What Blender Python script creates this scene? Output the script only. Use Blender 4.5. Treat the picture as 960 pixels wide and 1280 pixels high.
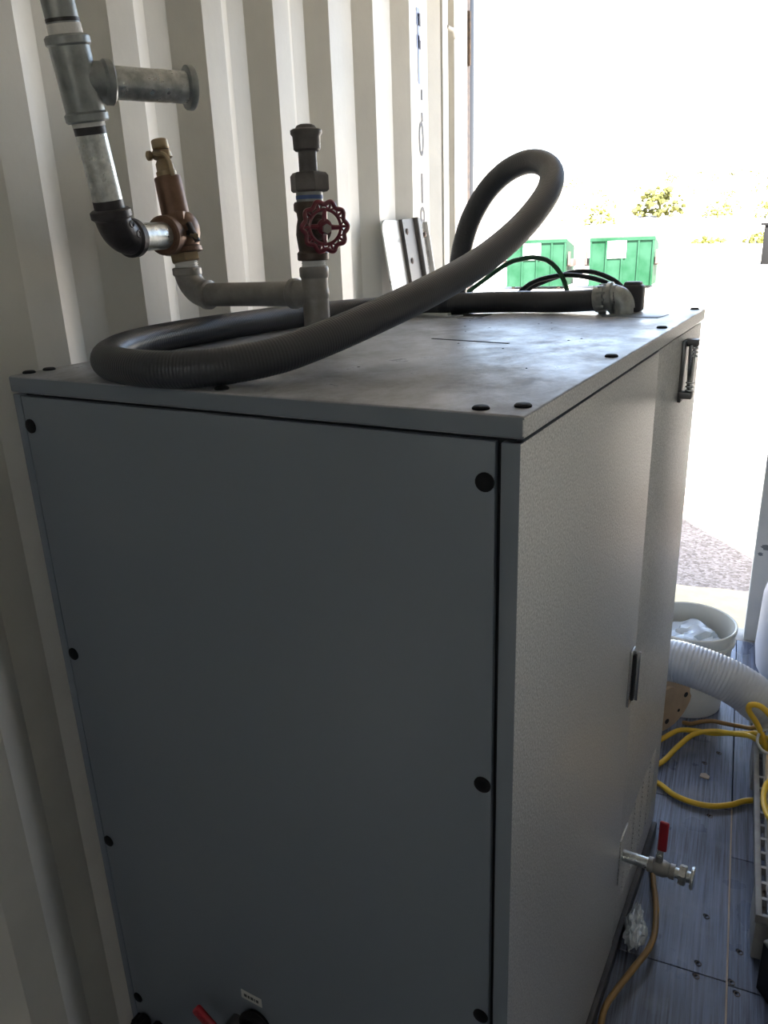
import bpy, bmesh, math, random
from mathutils import Vector, Matrix, noise

for o in list(bpy.data.objects):
    bpy.data.objects.remove(o, do_unlink=True)
SC = bpy.context.scene
COL = SC.collection
V = Vector
PI = math.pi

# ------------------------------------------------------------------ camera
cd = bpy.data.cameras.new('camera')
cd.sensor_fit = 'VERTICAL'
cd.sensor_height = 36.0
cd.lens = 977.7 * 36.0 / 1280.0
cd.clip_start = 0.01
cd.clip_end = 600
cam = bpy.data.objects.new('camera', cd)
COL.objects.link(cam)
CAM_M = CAMERA_MATRIX = [[0.916, -0.102, 0.389], [0.401, 0.316, -0.860], [-0.035, 0.943, 0.330]]
mw = Matrix(CAM_M).to_quaternion().to_matrix().to_4x4()
mw.translation = V((1.035, -0.756, 1.616))
cam.matrix_world = mw
SC.camera = cam

# ------------------------------------------------------------------ sky, sun, exposure
SC.view_settings.view_transform = 'Standard'
SC.view_settings.look = 'None'
SC.view_settings.gamma = 1.0
SC.view_settings.use_curve_mapping = False
SC.view_settings.exposure = 3.1
SUN_DIR = V((-0.57, 0.82, -1.0)).normalized()
w = bpy.data.worlds.new('sky')
SC.world = w
w.use_nodes = True
nt = w.node_tree
nt.nodes.clear()
sk = nt.nodes.new('ShaderNodeTexSky')
sk.sky_type = 'NISHITA'
sk.sun_disc = False
sk.sun_elevation = math.radians(45)
sk.sun_rotation = math.radians(145)
sk.air_density = 1.0
sk.dust_density = 2.5
sk.ozone_density = 1.0
bg = nt.nodes.new('ShaderNodeBackground')
bg.inputs['Strength'].default_value = 0.16
wo = nt.nodes.new('ShaderNodeOutputWorld')
hs = nt.nodes.new('ShaderNodeHueSaturation')
hs.inputs['Saturation'].default_value = 0.8
nt.links.new(sk.outputs[0], hs.inputs['Color'])
nt.links.new(hs.outputs[0], bg.inputs[0])
nt.links.new(bg.outputs[0], wo.inputs[0])

sl = bpy.data.lights.new('sun', 'SUN')
sl.energy = 8.5
sl.angle = math.radians(0.53)
sl.color = (1.0, 0.95, 0.88)
so = bpy.data.objects.new('sun', sl)
COL.objects.link(so)
so.rotation_euler = SUN_DIR.to_track_quat('-Z', 'Y').to_euler()
so.location = (6, -6, 12)

# portal in the open half of the doorway (helps sampling only)
pl = bpy.data.lights.new('doorway_portal', 'AREA')
pl.shape = 'RECTANGLE'
pl.size = 1.2
pl.size_y = 2.62
pl.cycles.is_portal = True
po = bpy.data.objects.new('doorway_portal', pl)
COL.objects.link(po)
po.location = (0.60, 2.66, 1.29)
po.rotation_euler = (math.radians(-90), 0, 0)

p2 = bpy.data.lights.new('fill_opening_portal', 'AREA')  # portal for the added fill-light opening in the back wall
p2.shape = 'RECTANGLE'
p2.size = .66
p2.size_y = .45
p2.cycles.is_portal = True
p2o = bpy.data.objects.new('fill_opening_portal', p2)
COL.objects.link(p2o)
p2o.location = (1.10, -3.55, 2.175)
p2o.rotation_euler = (math.radians(90), 0, 0)

# ------------------------------------------------------------------ materials
def mat(name, col, rough=0.5, metal=0.0, var=0.0, vscale=8.0, col2=None, bump=0.0, bscale=40.0,
        spec=0.5, stretch=(1, 1, 1), rvar=0.0, trans=0.0, alpha=1.0, coat=0.0, detail=4.0, lo=.35, hi=.65):
    m = bpy.data.materials.new(name)
    m.use_nodes = True
    n = m.node_tree.nodes
    l = m.node_tree.links
    b = n['Principled BSDF']
    b.inputs['Roughness'].default_value = rough
    b.inputs['Metallic'].default_value = metal
    b.inputs['Specular IOR Level'].default_value = spec
    b.inputs['Transmission Weight'].default_value = trans
    b.inputs['Coat Weight'].default_value = coat
    b.inputs['Alpha'].default_value = alpha
    c = tuple(col) + (1,)
    b.inputs['Base Color'].default_value = c
    tc = n.new('ShaderNodeTexCoord')
    mp = n.new('ShaderNodeMapping')
    mp.inputs['Scale'].default_value = stretch
    l.new(tc.outputs['Object'], mp.inputs[0])
    if var > 0 or col2 is not None:
        t = n.new('ShaderNodeTexNoise')
        t.inputs['Scale'].default_value = vscale
        t.inputs['Detail'].default_value = detail
        t.inputs['Roughness'].default_value = 0.6
        l.new(mp.outputs[0], t.inputs['Vector'])
        r = n.new('ShaderNodeValToRGB')
        if col2 is None:
            col2 = tuple(max(0, x * (1 - var)) for x in col)
            c = tuple(min(1, x * (1 + var * .6)) for x in col) + (1,)
        r.color_ramp.elements[0].position = lo
        r.color_ramp.elements[1].position = hi
        r.color_ramp.elements[0].color = tuple(col2) + (1,)
        r.color_ramp.elements[1].color = c
        l.new(t.outputs['Fac'], r.inputs[0])
        l.new(r.outputs[0], b.inputs['Base Color'])
        if rvar > 0:
            mr = n.new('ShaderNodeMapRange')
            mr.inputs['To Min'].default_value = rough + rvar
            mr.inputs['To Max'].default_value = rough - rvar
            mr.inputs['From Min'].default_value = .3
            mr.inputs['From Max'].default_value = .7
            l.new(t.outputs['Fac'], mr.inputs[0])
            l.new(mr.outputs[0], b.inputs['Roughness'])
    if bump > 0:
        t2 = n.new('ShaderNodeTexNoise')
        t2.inputs['Scale'].default_value = bscale
        t2.inputs['Detail'].default_value = 3
        l.new(mp.outputs[0], t2.inputs['Vector'])
        bp = n.new('ShaderNodeBump')
        bp.inputs['Strength'].default_value = bump
        bp.inputs['Distance'].default_value = 0.002
        l.new(t2.outputs['Fac'], bp.inputs['Height'])
        l.new(bp.outputs[0], b.inputs['Normal'])
    return m

M = {}
M['wall'] = mat('container_paint', (.66, .655, .605), .42, var=.08, vscale=3, bump=.15, bscale=60)
M['postwhite'] = mat('post_paint', (.66, .64, .58), .4, var=.06, vscale=5)
M['doorgrey'] = mat('door_paint', (.60, .60, .565), .5, col2=(.52, .525, .50), vscale=3, lo=.3, hi=.7)
M['smudge'] = mat('smudge', (.16, .17, .18), .7)
M['ceiling'] = mat('ceiling_paint', (.74, .71, .63), .5)
M['gasket'] = mat('rubber_gasket', (.03, .03, .035), .6)
M['rust'] = mat('rusty_hinge', (.22, .15, .10), .7, col2=(.10, .08, .07), vscale=40)
M['stencil'] = mat('stencil_ink', (.10, .10, .11), .6)
M['stencilblue'] = mat('stencil_blue', (.34, .43, .72), .6)
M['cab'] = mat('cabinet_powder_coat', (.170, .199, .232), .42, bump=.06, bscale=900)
M['cab_lit'] = mat('cabinet_coat_lit', (.65, .648, .64), .38, var=.3, vscale=330, bump=.5, bscale=260, metal=.62)  # same powder coat, lightened to carry the doorway light on this side
M['core'] = mat('cabinet_inside', (.02, .02, .022), .8)
M['cap'] = mat('black_cap', (.008, .008, .009), .65, spec=.2)
M['rail'] = mat('dark_rail', (.05, .05, .055), .5, var=.3, vscale=20)
M['galv'] = mat('galvanised', (.66, .68, .665), .33, metal=.9, col2=(.38, .40, .395), vscale=55, rvar=.10, bump=.08, bscale=80, stretch=(1, 1, 1))
M['malle'] = mat('galvanised_malleable', (.27, .29, .295), .42, metal=.75, var=.25, vscale=25, bump=.2, bscale=120)
M['greyiron'] = mat('dull_steel', (.29, .28, .265), .5, metal=.55, var=.22, vscale=22, bump=.15, bscale=110)
M['blackiron'] = mat('black_iron', (.045, .042, .045), .42, metal=.4, bump=.3, bscale=150, var=.3, vscale=30)
M['darkpipe'] = mat('dark_pipe', (.115, .108, .105), .5, metal=.45, var=.25, vscale=28)
M['bronze'] = mat('bronze', (.17, .10, .068), .45, metal=.55, var=.25, vscale=26, bump=.2, bscale=120)
M['bronze2'] = mat('dark_bronze', (.09, .068, .055), .45, metal=.55, var=.3, vscale=26, bump=.25, bscale=120)
M['brass'] = mat('brass', (.30, .235, .15), .38, metal=.7, var=.15, vscale=30)
M['tape'] = mat('thread_tape', (.72, .72, .71), .6, bump=.4, bscale=200)
M['redwheel'] = mat('red_enamel', (.15, .008, .022), .3, spec=.6, coat=.3)
M['redlever'] = mat('red_vinyl', (.33, .015, .025), .4)
M['hose'] = mat('grey_pvc', (.037, .040, .046), .34, var=.12, vscale=6, spec=.5)
M['conduit'] = mat('conduit_connector', (.36, .38, .37), .4, metal=.7, var=.2, vscale=60, bump=.1)
M['blackcable'] = mat('black_cable', (.012, .012, .012), .4)
M['greencable'] = mat('green_cable', (.012, .075, .03), .4)
M['bracketwhite'] = mat('white_steel', (.72, .71, .68), .4, col2=(.3, .28, .25), vscale=35, lo=.28, hi=.4, metal=.2)
M['strap'] = mat('black_steel', (.03, .03, .032), .45, col2=(.12, .11, .10), vscale=45, lo=.62, hi=.7)
M['plate'] = mat('silver_plate', (.55, .57, .58), .35, metal=.8)
M['chrome'] = mat('chrome', (.5, .5, .5), .25, metal=1)
M['darkchrome'] = mat('dark_chrome', (.16, .155, .15), .35, metal=.8)
M['yellow'] = mat('yellow_hose', (.78, .50, .04), .38, var=.12, vscale=20)
M['ochre'] = mat('tan_hose', (.30, .175, .06), .4, var=.15, vscale=20)
M['wirewhite'] = mat('pale_wire', (.62, .62, .6), .4)
M['whitehose'] = mat('white_pvc', (.52, .54, .58), .42, var=.06, vscale=10)
M['bucket'] = mat('white_bucket', (.74, .74, .69), .4, var=.06, vscale=12)
M['tank'] = mat('pale_plastic', (.40, .42, .48), .38)
M['tan'] = mat('tan_plastic', (.50, .37, .25), .5, var=.15, vscale=12)
M['film'] = mat('clear_film', (.74, .80, .84), .2, trans=.35, bump=.5, bscale=50, spec=.6)
M['pallet'] = mat('grey_pallet', (.33, .33, .32), .55, col2=(.20, .20, .20), vscale=12)
M['pallet_end_shade'] = mat('pallet_shade_black', (.008, .008, .009), .5)
M['card'] = mat('cardboard', (.62, .47, .30), .7, var=.1, vscale=14)
M['chip'] = mat('wood_chip', (.5, .4, .3), .7)
M['concrete'] = mat('concrete', (.47, .375, .225), .85, var=.08, vscale=14, bump=.4, bscale=60)
M['dump'] = mat('green_steel', (.003, .026, .010), .6, col2=(.014, .045, .027), vscale=1.2, lo=.4, hi=.75, spec=.05)
M['dumpwhite'] = mat('white_decal', (.45, .45, .43), .6)
M['dumplid'] = mat('dumpster_lid', (.03, .06, .03), .6)
M['dumpdark'] = mat('dumpster_iron', (.05, .035, .03), .7)
M['bush'] = mat('bush_leaf', (.10, .103, .005), .8, col2=(.055, .06, .003), vscale=1.5)
M['bushpale'] = mat('bush_leaf_pale', (.065, .067, .006), .8, col2=(.038, .042, .003), vscale=1.5)
M['hutgrey'] = mat('kiosk_grey', (.006, .0062, .0065), .7, spec=.1)
M['paper'] = mat('label_paper', (.55, .55, .52), .6)
M['ink'] = mat('label_ink', (.05, .05, .05), .6)
M['bluetape'] = mat('blue_tape', (.05, .10, .28), .5)
M['sill'] = mat('sill_steel', (.35, .33, .30), .6, var=.2, vscale=10)


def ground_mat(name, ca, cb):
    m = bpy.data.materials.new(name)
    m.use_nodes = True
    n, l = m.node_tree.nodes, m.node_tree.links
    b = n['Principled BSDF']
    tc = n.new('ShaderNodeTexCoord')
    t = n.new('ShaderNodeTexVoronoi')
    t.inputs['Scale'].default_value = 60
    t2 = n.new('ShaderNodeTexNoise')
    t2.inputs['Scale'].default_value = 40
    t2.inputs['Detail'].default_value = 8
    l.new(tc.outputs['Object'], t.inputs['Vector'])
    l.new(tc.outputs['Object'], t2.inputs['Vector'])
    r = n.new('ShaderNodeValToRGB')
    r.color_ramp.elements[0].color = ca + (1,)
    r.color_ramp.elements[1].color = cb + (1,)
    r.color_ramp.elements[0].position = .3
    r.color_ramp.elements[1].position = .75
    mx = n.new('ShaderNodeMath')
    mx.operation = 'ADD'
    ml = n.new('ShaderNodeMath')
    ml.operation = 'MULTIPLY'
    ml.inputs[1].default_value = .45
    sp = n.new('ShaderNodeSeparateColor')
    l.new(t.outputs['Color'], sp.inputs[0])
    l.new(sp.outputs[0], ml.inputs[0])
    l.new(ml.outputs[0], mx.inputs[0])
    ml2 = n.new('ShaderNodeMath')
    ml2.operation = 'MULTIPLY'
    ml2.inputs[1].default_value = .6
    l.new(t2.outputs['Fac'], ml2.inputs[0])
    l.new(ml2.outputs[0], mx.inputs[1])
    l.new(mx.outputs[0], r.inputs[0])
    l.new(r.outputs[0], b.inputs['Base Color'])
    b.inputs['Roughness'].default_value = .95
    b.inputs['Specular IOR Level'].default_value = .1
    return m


def plank_mat():
    m = bpy.data.materials.new('dark_planks')
    m.use_nodes = True
    n, l = m.node_tree.nodes, m.node_tree.links
    b = n['Principled BSDF']
    tc = n.new('ShaderNodeTexCoord')
    mp = n.new('ShaderNodeMapping')
    mp.inputs['Scale'].default_value = (1, .025, 1)
    l.new(tc.outputs['Object'], mp.inputs[0])
    t = n.new('ShaderNodeTexNoise')
    t.inputs['Scale'].default_value = 150
    t.inputs['Detail'].default_value = 6
    t.inputs['Roughness'].default_value = .7
    l.new(mp.outputs[0], t.inputs['Vector'])
    big = n.new('ShaderNodeTexNoise')
    big.inputs['Scale'].default_value = 7
    big.inputs['Detail'].default_value = 6
    l.new(tc.outputs['Object'], big.inputs['Vector'])
    ge = n.new('ShaderNodeNewGeometry')
    r = n.new('ShaderNodeValToRGB')
    r.color_ramp.elements[0].position = .34
    r.color_ramp.elements[0].color = (.035, .039, .052, 1)
    r.color_ramp.elements[1].position = .68
    r.color_ramp.elements[1].color = (.22, .25, .345, 1)
    l.new(t.outputs['Fac'], r.inputs[0])
    mr = n.new('ShaderNodeMapRange')
    mr.inputs['To Min'].default_value = .75
    mr.inputs['To Max'].default_value = 1.3
    l.new(ge.outputs['Random Per Island'], mr.inputs[0])
    mx = n.new('ShaderNodeMix')
    mx.data_type = 'RGBA'
    mx.blend_type = 'MULTIPLY'
    mx.inputs[0].default_value = 1
    l.new(r.outputs[0], mx.inputs[6])
    l.new(mr.outputs[0], mx.inputs[7])
    # dusty scuffs
    dr = n.new('ShaderNodeValToRGB')
    dr.color_ramp.elements[0].position = .55
    dr.color_ramp.elements[0].color = (0, 0, 0, 1)
    dr.color_ramp.elements[1].position = .75
    dr.color_ramp.elements[1].color = (.5, .5, .5, 1)
    l.new(big.outputs['Fac'], dr.inputs[0])
    mx2 = n.new('ShaderNodeMix')
    mx2.data_type = 'RGBA'
    l.new(dr.outputs[0], mx2.inputs[0])
    l.new(mx.outputs[2], mx2.inputs[6])
    mx2.inputs[7].default_value = (.30, .32, .37, 1)
    l.new(mx2.outputs[2], b.inputs['Base Color'])
    rr = n.new('ShaderNodeMapRange')
    rr.inputs['From Min'].default_value = .3
    rr.inputs['From Max'].default_value = .7
    rr.inputs['To Min'].default_value = .24
    rr.inputs['To Max'].default_value = .42
    l.new(big.outputs['Fac'], rr.inputs[0])
    l.new(rr.outputs[0], b.inputs['Roughness'])
    bp = n.new('ShaderNodeBump')
    bp.inputs['Strength'].default_value = .35
    bp.inputs['Distance'].default_value = .002
    l.new(t.outputs['Fac'], bp.inputs['Height'])
    l.new(bp.outputs[0], b.inputs['Normal'])
    return m


def lid_mat():
    m = bpy.data.materials.new('dusty_lid_coat')
    m.use_nodes = True
    n, l = m.node_tree.nodes, m.node_tree.links
    b = n['Principled BSDF']
    tc = n.new('ShaderNodeTexCoord')
    mp = n.new('ShaderNodeMapping')
    mp.inputs['Scale'].default_value = (1, .8, 1)
    mp.inputs['Rotation'].default_value = (0, 0, .5)
    l.new(tc.outputs['Object'], mp.inputs[0])
    t = n.new('ShaderNodeTexNoise')
    t.inputs['Scale'].default_value = 13
    t.inputs['Detail'].default_value = 10
    t.inputs['Roughness'].default_value = .72
    t.inputs['Distortion'].default_value = .25
    l.new(mp.outputs[0], t.inputs['Vector'])
    f = n.new('ShaderNodeTexNoise')
    f.inputs['Scale'].default_value = 420
    l.new(tc.outputs['Object'], f.inputs['Vector'])
    r = n.new('ShaderNodeValToRGB')
    r.color_ramp.elements[0].position = .38
    r.color_ramp.elements[0].color = (.25, .255, .265, 1)
    r.color_ramp.elements[1].position = .62
    r.color_ramp.elements[1].color = (.375, .40, .445, 1)
    l.new(t.outputs['Fac'], r.inputs[0])
    l.new(r.outputs[0], b.inputs['Base Color'])
    rr = n.new('ShaderNodeMapRange')
    rr.inputs['From Min'].default_value = .35
    rr.inputs['From Max'].default_value = .65
    rr.inputs['To Min'].default_value = .52
    rr.inputs['To Max'].default_value = .27
    l.new(t.outputs['Fac'], rr.inputs[0])
    l.new(rr.outputs[0], b.inputs['Roughness'])
    bp = n.new('ShaderNodeBump')
    bp.inputs['Strength'].default_value = .25
    bp.inputs['Distance'].default_value = .001
    l.new(f.outputs['Fac'], bp.inputs['Height'])
    l.new(bp.outputs[0], b.inputs['Normal'])
    return m


M['ground'] = ground_mat('sandy_ground', (.30, .27, .24), (.52, .48, .43))
M['shade_gravel'] = ground_mat('shade_tinted_gravel', (.15, .122, .10), (.31, .262, .225))  # gravel ground with the container's shade put into its colour
M['floor'] = plank_mat()
M['lid'] = lid_mat()

# ------------------------------------------------------------------ frames
PHI = math.radians(5.7)
RZ = Matrix.Rotation(-PHI, 4, 'Z')
CAB_T = V((0.8503, 0.0, 1.4434))      # front right top corner of the cabinet lid


class Frame:
    def __init__(self, m):
        self.m = m


WORLD = Frame(Matrix.Identity(4))
CAB = Frame(Matrix.Translation(CAB_T) @ RZ)


# ------------------------------------------------------------------ mesh builder
def catmull(pts, step=0.01, closed=False):
    P = [V(p) for p in pts]
    out = []
    n = len(P)
    rng = n if closed else n - 1
    for i in range(rng):
        if closed:
            p0, p1, p2, p3 = P[(i - 1) % n], P[i], P[(i + 1) % n], P[(i + 2) % n]
        else:
            p1, p2 = P[i], P[i + 1]
            p0 = P[i - 1] if i > 0 else p1 * 2 - p2
            p3 = P[i + 2] if i + 2 < n else p2 * 2 - p1
        k = max(2, int((p2 - p1).length / step))
        for j in range(k):
            t = j / k
            out.append(0.5 * ((2 * p1) + (p2 - p0) * t + (2 * p0 - 5 * p1 + 4 * p2 - p3) * t * t
                              + (3 * p1 - p0 - 3 * p2 + p3) * t ** 3))
    if not closed:
        out.append(P[-1])
    return out


def even(path, step):
    """points at equal arc length along a polyline"""
    d = [0.0]
    for a, b in zip(path, path[1:]):
        d.append(d[-1] + (b - a).length)
    n = max(2, int(d[-1] / step))
    out, j = [], 0
    for i in range(n + 1):
        s = d[-1] * i / n
        while j < len(d) - 2 and d[j + 1] < s:
            j += 1
        t = (s - d[j]) / max(1e-9, d[j + 1] - d[j])
        out.append(path[j].lerp(path[j + 1], min(1, max(0, t))))
    return out


class MB:
    def __init__(self):
        self.v, self.f, self.mi = [], [], []

    def _add(self, vs, fs, mi=0):
        o = len(self.v)
        self.v += [V(x) for x in vs]
        self.f += [[o + i for i in q] for q in fs]
        self.mi += [mi] * len(fs)
        return self

    def bm(self, bm, mi=0):
        bm.verts.index_update()
        self._add([v.co.copy() for v in bm.verts], [[v.index for v in f.verts] for f in bm.faces], mi)
        bm.free()
        return self

    def box(self, lo, hi, bevel=0.0, rot=None, pivot=None, mi=0, seg=2):
        lo, hi = V(lo), V(hi)
        b = bmesh.new()
        bmesh.ops.create_cube(b, size=1.0)
        c, s = (lo + hi) / 2, hi - lo
        for v in b.verts:
            v.co = V((v.co.x * s.x, v.co.y * s.y, v.co.z * s.z)) + c
        if bevel > 0:
            bmesh.ops.bevel(b, geom=b.edges[:], offset=bevel, segments=seg, profile=.5, affect='EDGES', clamp_overlap=True)
        if rot is not None:
            pv = V(pivot) if pivot is not None else c
            for v in b.verts:
                v.co = rot @ (v.co - pv) + pv
        return self.bm(b, mi)

    def tube(self, path, r, n=16, caps=True, closed=False, mi=0):
        P = [V(p) for p in path]
        m = len(P)
        if closed:
            T = [(P[(i + 1) % m] - P[i - 1]).normalized() for i in range(m)]
        else:
            T = [(P[min(i + 1, m - 1)] - P[max(i - 1, 0)]).normalized() for i in range(m)]
        up = V((0, 0, 1)) if abs(T[0].z) < .9 else V((1, 0, 0))
        N = (up - T[0] * up.dot(T[0])).normalized()
        vs, fs = [], []
        for i in range(m):
            if i > 0:
                N = (N - T[i] * N.dot(T[i]))
                N.normalize()
            B = T[i].cross(N)
            rr = r(i, m) if callable(r) else (r[i] if isinstance(r, (list, tuple)) else r)
            for k in range(n):
                a = 2 * PI * k / n
                vs.append(P[i] + (N * math.cos(a) + B * math.sin(a)) * rr)
        for i in range(m if closed else m - 1):
            i2 = (i + 1) % m
            for k in range(n):
                k2 = (k + 1) % n
                fs.append([i * n + k, i * n + k2, i2 * n + k2, i2 * n + k])
        if caps and not closed:
            fs.append(list(range(n))[::-1])
            fs.append([(m - 1) * n + k for k in range(n)])
        return self._add(vs, fs, mi)

    def lathe(self, org, axis, prof, n=24, mi=0, hexa=False, phase=0.0):
        """prof: list of (distance along axis, radius)"""
        org, ax = V(org), V(axis).normalized()
        up = V((0, 0, 1)) if abs(ax.z) < .9 else V((1, 0, 0))
        N = (up - ax * up.dot(ax)).normalized()
        B = ax.cross(N)
        vs, fs = [], []
        for (h, r) in prof:
            r = max(r, 1e-5)
            for k in range(n):
                a = 2 * PI * k / n + phase
                vs.append(org + ax * h + (N * math.cos(a) + B * math.sin(a)) * r)
        m = len(prof)
        for i in range(m - 1):
            for k in range(n):
                k2 = (k + 1) % n
                fs.append([i * n + k, i * n + k2, (i + 1) * n + k2, (i + 1) * n + k])
        fs.append(list(range(n))[::-1])
        fs.append([(m - 1) * n + k for k in range(n)])
        return self._add(vs, fs, mi)

    def cyl(self, a, b, r, n=24, bev=0.0, mi=0, phase=0.0):
        a, b = V(a), V(b)
        L = (b - a).length
        if bev > 0:
            pr = [(0, r - bev), (bev, r), (L - bev, r), (L, r - bev)]
        else:
            pr = [(0, r), (L, r)]
        return self.lathe(a, b - a, pr, n, mi, phase=phase)

    def sphere(self, c, r, sx=1, sy=1, sz=1, mi=0, u=20, v=12):
        b = bmesh.new()
        bmesh.ops.create_uvsphere(b, u_segments=u, v_segments=v, radius=r)
        for q in b.verts:
            q.co = V((q.co.x * sx, q.co.y * sy, q.co.z * sz)) + V(c)
        return self.bm(b, mi)

    def torus(self, c, axis, R, r, n=32, m=10, mi=0):
        ax = V(axis).normalized()
        up = V((0, 0, 1)) if abs(ax.z) < .9 else V((1, 0, 0))
        N = (up - ax * up.dot(ax)).normalized()
        B = ax.cross(N)
        path = [V(c) + (N * math.cos(2 * PI * i / n) + B * math.sin(2 * PI * i / n)) * R for i in range(n)]
        return self.tube(path, r, m, closed=True, mi=mi)

    def prism(self, poly, d, mi=0):
        """poly: 3-D outline, d: extrusion vector"""
        P = [V(p) for p in poly]
        d = V(d)
        n = len(P)
        fs = [list(range(n))[::-1], [n + i for i in range(n)]]
        fs += [[i, (i + 1) % n, n + (i + 1) % n, n + i] for i in range(n)]
        return self._add(P + [p + d for p in P], fs, mi)

    def build(self, name, mats, parent=None, base=(0, 0, 0), frame=WORLD, smooth=38, grp=None):
        """vertices are in frame coordinates; the object's origin is base"""
        me = bpy.data.meshes.new(name)
        base = V(base)
        me.from_pydata([tuple(x - base) for x in self.v], [], self.f)
        if not isinstance(mats, (list, tuple)):
            mats = [mats]
        for q in mats:
            me.materials.append(q)
        for p, i in zip(me.polygons, self.mi):
            p.material_index = i
        b = bmesh.new()
        b.from_mesh(me)
        bmesh.ops.recalc_face_normals(b, faces=b.faces[:])
        b.to_mesh(me)
        b.free()
        if smooth:
            me.polygons.foreach_set('use_smooth', [True] * len(me.polygons))
            me.set_sharp_from_angle(angle=math.radians(smooth))
        o = bpy.data.objects.new(name, me)
        COL.objects.link(o)
        if parent is not None:
            o.parent = parent
        else:
            o.matrix_world = frame.m @ Matrix.Translation(base)
        return o


def tag(o, label, cat, group=None, kind=None):
    o['label'] = label
    o['category'] = cat
    if group:
        o['group'] = group
    if kind:
        o['kind'] = kind
    return o


class Thing:
    def __init__(self, name, label, cat, base, frame=WORLD, group=None):
        self.base, self.frame = V(base), frame
        o = bpy.data.objects.new(name, None)
        o.empty_display_size = .05
        COL.objects.link(o)
        o.matrix_world = frame.m @ Matrix.Translation(self.base)
        tag(o, label, cat, group)
        self.o = o

    def part(self, name, mb, m, parent=None, label=None, smooth=38):
        o = mb.build(name, m, parent or self.o, self.base, smooth=smooth)
        if label:
            o['label'] = label
        return o


def single(name, mb, m, label, cat, base=(0, 0, 0), frame=WORLD, group=None, kind=None, smooth=38):
    o = mb.build(name, m, None, base, frame, smooth)
    return tag(o, label, cat, group, kind)


def struct(name, mb, m, base=(0, 0, 0), smooth=38):
    o = mb.build(name, m, None, base, WORLD, smooth)
    o['kind'] = 'structure'
    return o


# ================================================================== SETTING
YB, YE = -3.45, 2.44       # back wall and door end of the container
CEIL = 2.70
WID = 2.35
# corrugated left wall: inner flats on X = 0, outer flats on X = -0.036
prof = []
y = 0.189 - 0.2785 * 13
while y < 1.80:
    prof += [(0, y), (0, y + .070), (-.036, y + .144), (-.036, y + .211)]
    y += 0.2785
LAST = y                                 # last inner flat, carries the stencil
prof += [(0, LAST), (0, LAST + .112), (-.030, LAST + .15), (-.030, 2.10), (-.004, 2.158), (-.05, 2.160), (-.05, 2.172)]
mb = MB()


def extrude_profile(mb, pr, z0, z1, thick=-.05, mi=0):
    n = len(pr)
    vs = [V((x, yy, z0)) for x, yy in pr] + [V((x, yy, z1)) for x, yy in pr]
    fs = [[i, i + 1, n + i + 1, n + i] for i in range(n - 1)]
    mb._add(vs, fs, mi)
    xs = -.09
    vs = [V((xs, pr[0][1], z0)), V((xs, pr[-1][1], z0)), V((xs, pr[-1][1], z1)), V((xs, pr[0][1], z1))]
    mb._add(vs, [[0, 1, 2, 3]], mi)


extrude_profile(mb, prof, 0, CEIL)
wall_left = struct('wall_left', mb, M['wall'], smooth=0)
# stencilled characters stacked on the last flat next to the door (part of the wall paint)
def glyph(ch, zc, hgt, wid, m, name='stencil_character'):
    cu = bpy.data.curves.new('txt', 'FONT')
    cu.body = ch
    cu.align_x = 'CENTER'
    cu.align_y = 'CENTER'
    cu.size = hgt * 1.38
    ob = bpy.data.objects.new('txt', cu)
    COL.objects.link(ob)
    dg = bpy.context.evaluated_depsgraph_get()
    dg.update()
    me = bpy.data.meshes.new_from_object(ob.evaluated_get(dg))
    bpy.data.objects.remove(ob, do_unlink=True)
    xs = [v.co.x for v in me.vertices]
    ys = [v.co.y for v in me.vertices]
    k = min(1.0, wid / max(1e-4, max(xs) - min(xs)))
    cy = (max(ys) + min(ys)) / 2
    cx = (max(xs) + min(xs)) / 2
    ky = hgt / (max(ys) - min(ys))
    for v in me.vertices:
        v.co = V((0.0015, (v.co.x - cx) * k + LAST + .088, (v.co.y - cy) * ky + zc))
    me.materials.append(m)
    o = bpy.data.objects.new(name, me)
    COL.objects.link(o)
    o.parent = wall_left
    return o


STENCIL = [('0', 1.926, .106, .042), ('1', 1.772, .094, .022), ('9', 1.666, .096, .042), ('1', 1.556, .098, .022)]
for ch, zc, h, wd in STENCIL:
    glyph(ch, zc, h, wd, M['stencil'])
mb = MB()
for z0, z1 in ((2.044, 2.075), (1.979, 2.006)):
    mb.box((.0005, LAST + .094, z0), (.0015, LAST + .104, z1))
mb.build('stencil_mark', M['stencil'], wall_left)
mb = MB()
for z0, z1 in ((2.255, 2.292), (2.190, 2.216)):
    mb.box((.0005, LAST + .062, z0), (.0014, LAST + .088, z1 + .012))
    mb.box((.0012, LAST + .086, z0), (.0018, LAST + .096, z1), mi=1)
mb.box((.0005, LAST + .070, 2.089), (.0014, LAST + .084, 2.29))
mb.build('stencil_mark', [M['stencilblue'], M['stencil']], wall_left)

# corner post beside the opening
mb = MB()
pp = [(-.05, 2.172), (.0, 2.172), (.002, 2.222), (-.05, 2.226), (-.05, 2.262), (.004, 2.285), (.004, 2.436), (-.02, 2.438), (-.09, 2.438)]
extrude_profile(mb, pp, 0, CEIL)
trim1 = struct('trim_1', mb, M['postwhite'], smooth=0)
mb = MB()
mb.tube([(.0, 2.22, 2.305), (.012, 2.245, 2.30), (.004, 2.29, 2.285)], .007, 8)
mb.build('lashing_hook', M['postwhite'], trim1)
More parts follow.
